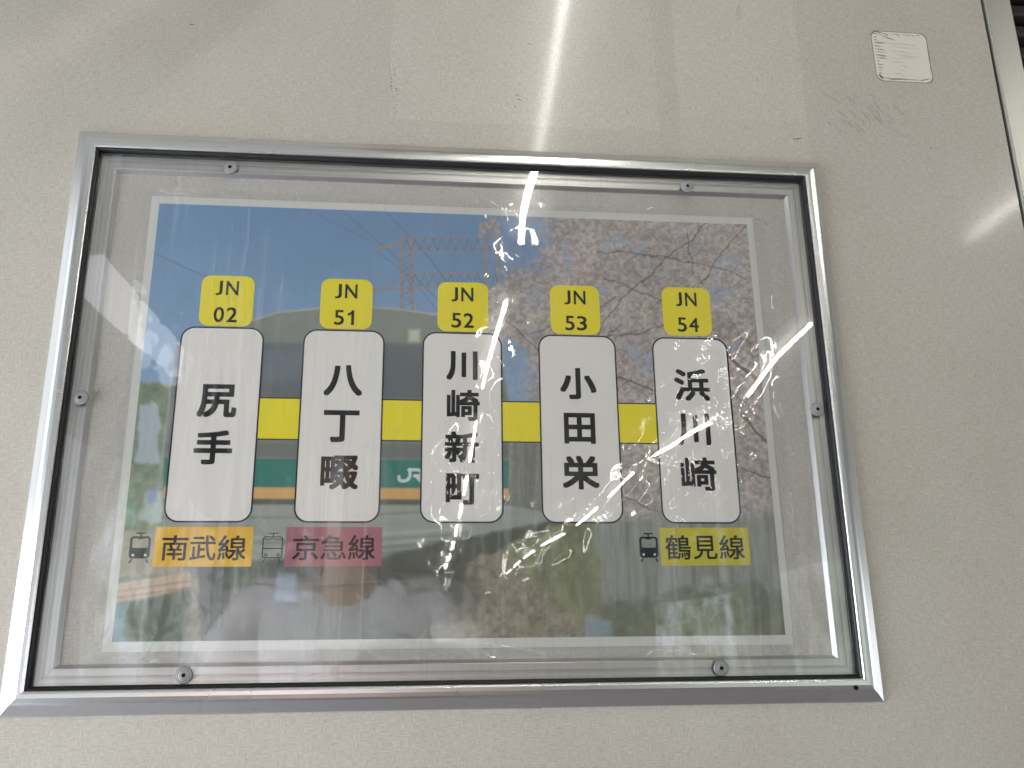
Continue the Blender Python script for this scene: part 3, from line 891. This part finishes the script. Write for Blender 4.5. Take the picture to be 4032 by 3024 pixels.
strokes('rubbed_grime', E2, 0.00024, M_FAINT, sticker)
oo = rounded_rect(0.3419, 0.2907, .0462, .0459, .0055); ii_ = rounded_rect(0.3419, 0.2907, .0450, .0447, .0060)
link('grimy_outline', ring_mesh('grimy_outline', oo, ii_, 0.00024), M_FAINT2, sticker)

# ------------------------------------------------------------------ scuffs on the wall
D = [(wig(1712, 300, 1733, 299, 6, .8), .9), (wig(1788, 264, 1795, 269, 3, .4), .5), (wig(2010, 318, 2012, 322, 2, .2), .8), (wig(1668, 166, 1669, 173, 3, .3), .4),
     (wig(408, 52, 420, 54, 4, .4), .6), (wig(1139, 92, 1150, 97, 4, .5), .5), (wig(1355, 238, 1358, 246, 3, .3), .5), (wig(1634, 168, 1636, 176, 3, .4), .5),
     (wig(1655, 1512, 1657, 1514, 2, .2), .6), (wig(1647, 1500, 1650, 1502, 2, .2), .5), (wig(2179, 1110, 2182, 1113, 2, .3), .4), (wig(1113, 205, 1122, 208, 3, .4), .5),
     (wig(1117, 212, 1126, 218, 3, .4), .6), (wig(1110, 228, 1116, 232, 3, .4), .5), (wig(2183, 255, 2190, 258, 3, .4), .5), (wig(1992, 655, 1995, 658, 2, .2), .4)]
for k in range(16):
    x = 845 + rng.uniform(-3, 14); y = 140 + k * 7 + rng.uniform(-3, 3)
    D.append((wig(x, y, x + rng.uniform(1, 5), y + rng.uniform(1, 4), 2, .4), rng.uniform(.3, .6)))
for k in range(60):
    x = rng.uniform(20, 2150); y = rng.choice([rng.uniform(5, 270), rng.uniform(5, 270), rng.uniform(1560, 1640), rng.uniform(300, 1500)])
    if 20 < y < 1550 and 60 < x < 1900 and y > 290:
        continue
    D.append((wig(x, y, x + rng.uniform(-2, 3), y + rng.uniform(1, 4), 2, .3), rng.uniform(.2, .4)))
strokes('scuff_marks', D, 0.00012, M_SCUFF, wall)
Fm = [(wig(1590, 35, 1597, 5, 5, 1.2), 2.4), (wig(1596, 45, 1600, 20, 4, 1), 1.6), (wig(1860, 240, 1885, 270, 6, 1), 1.4), (wig(1780, 205, 1800, 215, 4, 1), .8), (wig(830, 800, 832, 822, 3, .4), .4)]
for k in range(36):
    x = rng.uniform(1800, 1930); y = rng.uniform(195, 280); l_ = rng.uniform(12, 46); a_ = rng.uniform(.55, 1.05)
    Fm.append((wig(x, y, x + l_ * math.cos(a_), y + l_ * math.sin(a_), 6, 1.1), rng.uniform(.5, 1.8)))
Fm += [(wig(1780, 200, 1830, 232, 7, 1.5), 1.2), (wig(1890, 230, 1905, 262, 5, 1), 1.5), (wig(1880, 250, 1960, 300, 8, 1.5), 1.0), (wig(840, 120, 852, 260, 10, 1.5), 1.0),
       (wig(20, 130, 60, 150, 5, 1.5), .8), (wig(1400, 1100, 1402, 1110, 2, .3), .3)]
strokes('rubbed_scuffs', Fm, 0.00010, M_FAINT, wall)
# scuffs on the backing panel inside the case
Bk = [(wig(2800 * .5486 + 880 * .0992, 750 * .5486 + 555 * .0992, 1648, 480, 5, .8), .4), (wig(1650, 481, 1657, 486, 4, .4), .6), (wig(378, 390, 383, 398, 3, .4), .5), (wig(1668, 491, 1671, 493, 2, .2), .5)]
strokes('backing_scuffs', Bk, -0.00294, M_FAINT2, case).location = (-FCX, -FCY, 0)

# ------------------------------------------------------------------ metal post and dark louvres at the right edge
M_POST = metal_material('stainless_post', 1, (0.60, 0.58, 0.54), 0.42, 0.05)
post = empty('door_post', (0.42, 0, 0))
thing(post, 'vertical stainless steel trim post along the right edge of the wall', 'post')
gp = new_mesh('shadow_gap', [(-.0045, -.6, -.003), (.001, -.6, -.003), (.001, .9, -.003), (-.0045, .9, -.003)], [(0, 1, 2, 3)])
link('shadow_gap', gp, M_BLACK, post)
pts = [(-.0016, -.003), (-.0016, .0012), (-.0010, .0020), (-.0004, .0022), (.0004, .0019), (.0204, .0019), (.0212, .0014), (.0216, .0004), (.0216, -.012)]
V = [(x, y, z) for y in (-.6, .9) for x, z in pts]
n = len(pts)
pm = new_mesh('post_face', V, [(i, i + 1, n + i + 1, n + i) for i in range(n - 1)])
link('post_face', pm, M_POST, post)
M_LOUV = principled('dark_louvre', (0.030, 0.026, 0.024), 0.45)
lv = empty('louvre_panel', (0.442, 0.25, -0.01))
thing(lv, 'dark slatted panel beyond the steel post at upper right', 'panel')
link('back_plate', new_mesh('back_plate', [(0, -.85, -.03), (.35, -.85, -.03), (.35, .65, -.03), (0, .65, -.03)], [(0, 1, 2, 3)]), M_BLACK, lv)
slat_me = box_mesh('slat', 0, .35, -.0065, .0065, -.012, 0.0, .0018, 2)
slat_me.materials.append(M_LOUV)
for k in range(40):
    s_ = link('slat', slat_me, None, lv, (0, -.45 + k * .0205, -.003))
    s_.rotation_euler[0] = math.radians(-18)

# ------------------------------------------------------------------ the coach that lights the wall and shows in the plastic
H = 0.78                                          # ceiling lamps above the lens
LY = CAM_C[1] + H
M_TUBE = emit('tube_glow', (1.0, 0.985, 0.93), LAMP_L)
M_CEIL = principled('cream_ceiling', (0.34, 0.33, 0.30), 0.6)
M_SIDE = principled('cream_side', (0.60, 0.585, 0.55), 0.6)
M_DARK = principled('dark_seat', (0.05, 0.055, 0.06), 0.7)
def lamp(x, z0_, z1_, label):
    e_ = empty('ceiling_lamp', (x, LY, z0_))
    thing(e_, label, 'lamp', 'fluorescent tubes on the coach ceiling')
    bm = bmesh.new()
    bmesh.ops.create_cone(bm, cap_ends=True, segments=14, radius1=.0054, radius2=.0054, depth=z1_ - z0_)
    for v in bm.verts:
        v.co.z += (z1_ - z0_) / 2
    me_ = bpy.data.meshes.new('tube'); bm.to_mesh(me_); bm.free()
    link('tube', me_, M_TUBE, e_)
    if z0_ < .35 and x < .5:
        e_.location.x = CAM_C[0] + .150 * k_; e_.rotation_euler[1] = math.atan(.028 / .75)
    link('lamp_housing', box_mesh('lamp_housing', -.05, .05, .020, .045, -.03, z1_ - z0_ + .03), M_CEIL, e_)
k_ = H / 0.70
ORD = ['first', 'second', 'third', 'fourth', 'fifth', 'sixth', 'seventh', 'eighth', 'ninth']
for i in range(9):
    za = -CAM_C[2] + (0.75 if i == 0 else 1.22 + .80 * (i - 1)) * k_ ; zb = -CAM_C[2] + (1.475 if i == 0 else 1.77 + .80 * (i - 1) - 0.04 + .53) * k_
    if i > 0:
        za = -CAM_C[2] + (1.77 + .82 * (i - 1)) * k_; zb = za + .50 * k_
    lamp(CAM_C[0] + 0.175 * k_, za, zb, ORD[i] + ' fluorescent tube from the wall in the left ceiling row')
for i in range(9):
    za = -CAM_C[2] + (.85 if i == 0 else 1.80 + .84 * (i - 1)) * k_; zb = za + .53 * k_
    lamp(CAM_C[0] + (0.955 if i == 0 else 0.855) * k_, za, zb, ORD[i] + ' fluorescent tube from the wall in the right ceiling row')
ceil = link('ceiling', new_mesh('ceiling', [(-1.0, LY + .05, -.0), (1.35, LY + .05, -.0), (1.35, LY + .05, 9), (-1.0, LY + .05, 9)], [(0, 1, 2, 3)]), M_CEIL)
ceil['kind'] = 'structure'
floor = link('floor', new_mesh('floor', [(-1.0, -1.35, 0), (1.35, -1.35, 0), (1.35, -1.35, 9), (-1.0, -1.35, 9)], [(0, 3, 2, 1)]), principled('plum_grey_floor', (0.21, 0.187, 0.19), 0.5))
floor['kind'] = 'structure'

def daylight_pane(name, cols, strength, sc, streak=False):
    m, nt, N, L, b = mat_new(name)
    N.remove(b)
    tc = N.new('ShaderNodeTexCoord')
    f = noise_node(nt, tc.outputs['Object'], sc, 1.0, 4.0, 0.6, 0.4)
    c = ramp(nt, f, cols)
    e = N.new('ShaderNodeEmission'); e.inputs[1].default_value = strength
    L.new(c, e.inputs[0]); L.new(e.outputs[0], N['Material Output'].inputs[0])
    return m
M_DAY = daylight_pane('daylight', [(0.30, (0.35, 0.42, 0.36)), (0.45, (0.80, 0.86, 0.92)), (0.62, (0.92, 0.96, 1.0))], DAY_L, (3, 3, 3))
M_DAY2 = daylight_pane('daylight_trees', [(0.35, (0.06, 0.08, 0.05)), (0.50, (0.30, 0.34, 0.26)), (0.68, (0.75, 0.85, 1.0))], DAY_L * .7, (5, 5, 5))
M_SOFT = daylight_pane('overcast_daylight', [(0.30, (0.45, 0.5, 0.5)), (0.60, (0.85, 0.9, 1.0))], DAY_L * .42, (2, 2, 2))
M_NEAR = daylight_pane('near_daylight', [(0.30, (0.62, 0.72, 0.80)), (0.60, (0.86, 0.93, 1.0))], DAY_L * 2.15, (2, 2, 2))
M_SOFT2 = daylight_pane('right_daylight', [(0.30, (0.55, 0.62, 0.66)), (0.60, (0.85, 0.92, 1.0))], DAY_L * .7, (2, 2, 2))
def side_window(x, y0_, y1_, z0_, z1_, mat, label):
    e_ = empty('side_window', (x, y0_, z0_))
    thing(e_, label, 'window', 'side windows of the coach')
    link('pane', box_mesh('pane', -.004, .004, 0, y1_ - y0_, 0, z1_ - z0_), mat, e_)
    link('window_frame', new_mesh('window_frame', [(0, -.04, -.04), (0, -.04, z1_ - z0_ + .04), (0, y1_ - y0_ + .04, z1_ - z0_ + .04), (0, y1_ - y0_ + .04, -.04)], [(0, 1, 2, 3)]), M_SIDE, e_)
XL = -0.98
side_window(XL, -1.05, -.02, .01, .90, M_NEAR, 'bright lower sash of the left side window nearest the display case')
side_window(XL, .06, .48, .01, .60, M_SOFT, 'dimmer upper sash of the left side window nearest the display case')
side_window(XL, -.75, .50, 1.62, 1.80, M_SOFT, 'narrow second side window on the left')
side_window(XL, -.75, .46, 2.05, 2.2, M_SOFT, 'narrow third side window on the left, beside a wider one')
side_window(XL, -.75, .42, 2.4, 2.9, M_DAY2, 'fourth side window on the left with trees outside')
side_window(XL, -.75, .42, 3.3, 3.8, M_SOFT, 'fifth side window on the left')
side_window(XL, -.75, .42, 4.3, 5.6, M_DAY2, 'sixth side window on the left, farthest from the wall')
side_window(1.3, -.95, -.06, .01, .62, M_SOFT2, 'low bright side window on the right, nearest the display case')
side_window(1.3, -.75, .10, 1.6, 2.6, M_DAY2, 'second side window on the right with trees outside')
side_window(1.3, -.75, .10, 3.2, 4.6, M_DAY2, 'third side window on the right with trees outside')
# luggage rack over the wall: its shelf and bar shade the wall from the nearest tube
rack = empty('luggage_rack', (-.05, .45, .2))
thing(rack, 'grey luggage rack above the left part of the wall, out of the frame', 'rack')
M_RACK = principled('grey_rack', (0.35, 0.34, 0.33), 0.5)
link('shelf', box_mesh('shelf', -.60, -.030, -.008, .008, -.19, .34, .002), M_RACK, rack)
link('bar', box_mesh('bar', .006, .032, -.008, .008, -.17, .20, .002), M_RACK, rack)
# added glowing strip for the bright band mirrored at the cover's left edge
dp = empty('added_glow_strip', (CAM_C[0] - .60, CAM_C[1] + .69, 1.12))
thing(dp, 'added glowing strip at the left side of the coach ceiling', 'lamp')
M_GLOW = emit('added_strip_glow', (0.95, 0.97, 1.0), 3.6)
link('glow_strip_piece', box_mesh('glow_strip_piece', -.016, .016, -.042, .042, -.04, .17, .003), M_GLOW, dp)
for k in range(3):
    link('glow_strip_piece', box_mesh('glow_strip_piece', -.016, .016, -.042, .042, .20 + k * .10, .27 + k * .10, .003), M_GLOW, dp)

# ------------------------------------------------------------------ the photographer, mirrored faintly in the cover
def skin_mesh(name, pts, edges, mat, parent, levels=2):
    """grow a smooth surface round a skeleton; pts: (x, y, z, radius x, radius y)"""
    me_ = bpy.data.meshes.new(name)
    me_.from_pydata([p[:3] for p in pts], edges, [])
    o_ = bpy.data.objects.new(name, me_)
    COL.objects.link(o_)
    o_.modifiers.new('skin', 'SKIN').use_smooth_shade = True
    sv = me_.skin_vertices[0].data
    for i_, p in enumerate(pts):
        sv[i_].radius = (p[3], p[4] if len(p) > 4 else p[3])
        sv[i_].use_root = (i_ == 0)
    sd_ = o_.modifiers.new('smooth', 'SUBSURF'); sd_.levels = levels; sd_.render_levels = levels
    m2 = bpy.data.meshes.new_from_object(o_.evaluated_get(bpy.context.evaluated_depsgraph_get()))
    bpy.data.objects.remove(o_); bpy.data.meshes.remove(me_)
    m2.name = name
    return link(name, m2, mat, parent)
px, pz = -.15, 1.10
M_SKIN = principled('skin', (0.42, 0.26, 0.19), 0.5)
M_SHIRT = principled('lilac_white_shirt', (0.66, 0.66, 0.74), 0.8)
M_TROU = principled('dark_trousers', (0.03, 0.035, 0.05), 0.8)
M_HAIR = principled('black_hair', (0.012, 0.010, 0.009), 0.5)
ph = empty('person', (px, -1.35, pz))
thing(ph, 'photographer in pale lilac shirt holding up a phone, mirrored in the cover', 'person')
sb = bpy.data.lights.new('shirt_spot', 'SPOT'); sb.energy = 165; sb.spot_size = math.radians(34); sb.spot_blend = 0.3; sb.shadow_soft_size = 0.02; sb.color = (1, .97, .92)  # spot added inside the coach to brighten the shirt as sun would
sbo = bpy.data.objects.new('shirt_spot', sb); COL.objects.link(sbo)
sbo.location = (-.93, .38, .12)
sbo.rotation_euler = (Vector((px, -.42, pz)) - Vector((-.93, .38, .12))).to_track_quat('-Z', 'Y').to_euler()
ph_loc = Vector((px, -1.35, pz))
def rel(p):
    return (p[0] - px, p[1] + 1.35, p[2] - pz) + tuple(p[3:])
body = [(px, -.62, pz, .13, .10), (px, -.42, pz, .12, .09), (px, -.18, pz, .15, .10), (px, -.06, pz, .10, .08), (px, .02, pz - .01, .052), (px, .09, pz - .02, .072, .075),
        (px, .16, pz - .02, .080, .092), (px, .225, pz - .015, .055, .065),
        (px + .17, -.08, pz, .055), (px + .26, -.33, pz - .16, .043), (.095, -.23, .685, .028),
        (px - .17, -.08, pz, .055), (px - .24, -.33, pz - .18, .043), (-.135, -.23, .685, .028),
        (px + .09, -.72, pz, .085), (px + .10, -1.02, pz, .058), (px + .10, -1.27, pz + .01, .040), (px + .10, -1.32, pz - .12, .035),
        (px - .09, -.72, pz, .085), (px - .10, -1.02, pz, .058), (px - .10, -1.27, pz + .01, .040), (px - .10, -1.32, pz - .12, .035),
        (.088, -.185, .640, .026, .018), (-.122, -.185, .640, .026, .018)]
be = [(0, 1), (1, 2), (2, 3), (3, 4), (4, 5), (5, 6), (6, 7), (2, 8), (8, 9), (9, 10), (2, 11), (11, 12), (12, 13), (0, 14), (14, 15), (15, 16), (16, 17), (0, 18), (18, 19), (19, 20), (20, 21), (10, 22), (13, 23)]
skin_mesh('body', [rel(p) for p in body], be, M_SKIN, ph)
shirt = [(px, -.60, pz, .155, .125), (px, -.40, pz, .150, .118), (px, -.17, pz, .170, .122), (px, -.05, pz, .105, .092), (px + .17, -.075, pz, .075), (px + .225, -.22, pz - .08, .066),
         (px - .17, -.075, pz, .075), (px - .215, -.22, pz - .09, .066)]
skin_mesh('shirt', [rel(p) for p in shirt], [(0, 1), (1, 2), (2, 3), (2, 4), (4, 5), (2, 6), (6, 7)], M_SHIRT, ph)
trou = [(px, -.63, pz, .150, .115), (px + .09, -.74, pz, .095), (px + .10, -1.02, pz, .078), (px + .10, -1.27, pz + .01, .066), (px - .09, -.74, pz, .095), (px - .10, -1.02, pz, .078), (px - .10, -1.27, pz + .01, .066)]
skin_mesh('trousers', [rel(p) for p in trou], [(0, 1), (1, 2), (2, 3), (0, 4), (4, 5), (5, 6)], M_TROU, ph)
skin_mesh('hair', [rel(p) for p in [(px, .235, pz + .005, .078, .085), (px, .17, pz + .035, .078, .075), (px, .10, pz + .045, .060, .055)]], [(0, 1), (1, 2)], M_HAIR, ph)
skin_mesh('nose', [rel(p) for p in [(px, .165, pz - .105, .008), (px, .135, pz - .122, .012), (px, .128, pz - .108, .012)]], [(0, 1), (1, 2)], M_SKIN, ph, 1)
for sgn in (-1, 1):
    skin_mesh('eye', [rel(p) for p in [(px + sgn * .030, .165, pz - .094, .010), (px + sgn * .034, .165, pz - .092, .010)]], [(0, 1)], M_HAIR, ph, 1)
    skin_mesh('ear', [rel(p) for p in [(px + sgn * .086, .165, pz - .01, .012, .018), (px + sgn * .088, .135, pz - .01, .010, .014)]], [(0, 1)], M_SKIN, ph, 1)
skin_mesh('mouth', [rel(p) for p in [(px - .020, .098, pz - .092, .005), (px, .096, pz - .098, .006), (px + .020, .098, pz - .092, .005)]], [(0, 1), (1, 2)], principled('lips', (0.36, 0.14, 0.12), 0.5), ph, 1)
for sgn, hx in ((1, .088), (-1, -.122)):
    for f_ in range(4):                                   # fingers reach behind the phone, unequal and bent
        y_ = -.165 - f_ * .016; l_ = (.066, .074, .070, .056)[f_]
        skin_mesh('finger', [rel(p) for p in [(hx, y_ - .004, .640, .0088), (hx - sgn * l_ * .15, y_, .612, .0084), (hx - sgn * l_ * .55, y_ + .003, .602, .0078), (hx - sgn * l_, y_ + .004, .604, .0068)]],
                  [(0, 1), (1, 2), (2, 3)], M_SKIN, ph, 1)
    skin_mesh('thumb', [rel(p) for p in [(hx + sgn * .002, -.200, .655, .011), (hx - sgn * .018, -.180, .648, .0095), (hx - sgn * .040, -.168, .632, .0085)]], [(0, 1), (1, 2)], M_SKIN, ph, 1)
ph_m = box_mesh('phone', -.062, .096, -.054, .022, .008, .016, .003)
phone = link('phone', ph_m, principled('black_phone', (0.012, 0.012, 0.014), 0.25))
phone.matrix_world = mw
thing(phone, 'black phone held sideways in both hands of the photographer', 'phone')
for o in list(COL.objects):
    if o.type == 'MESH':
        o.data.update()
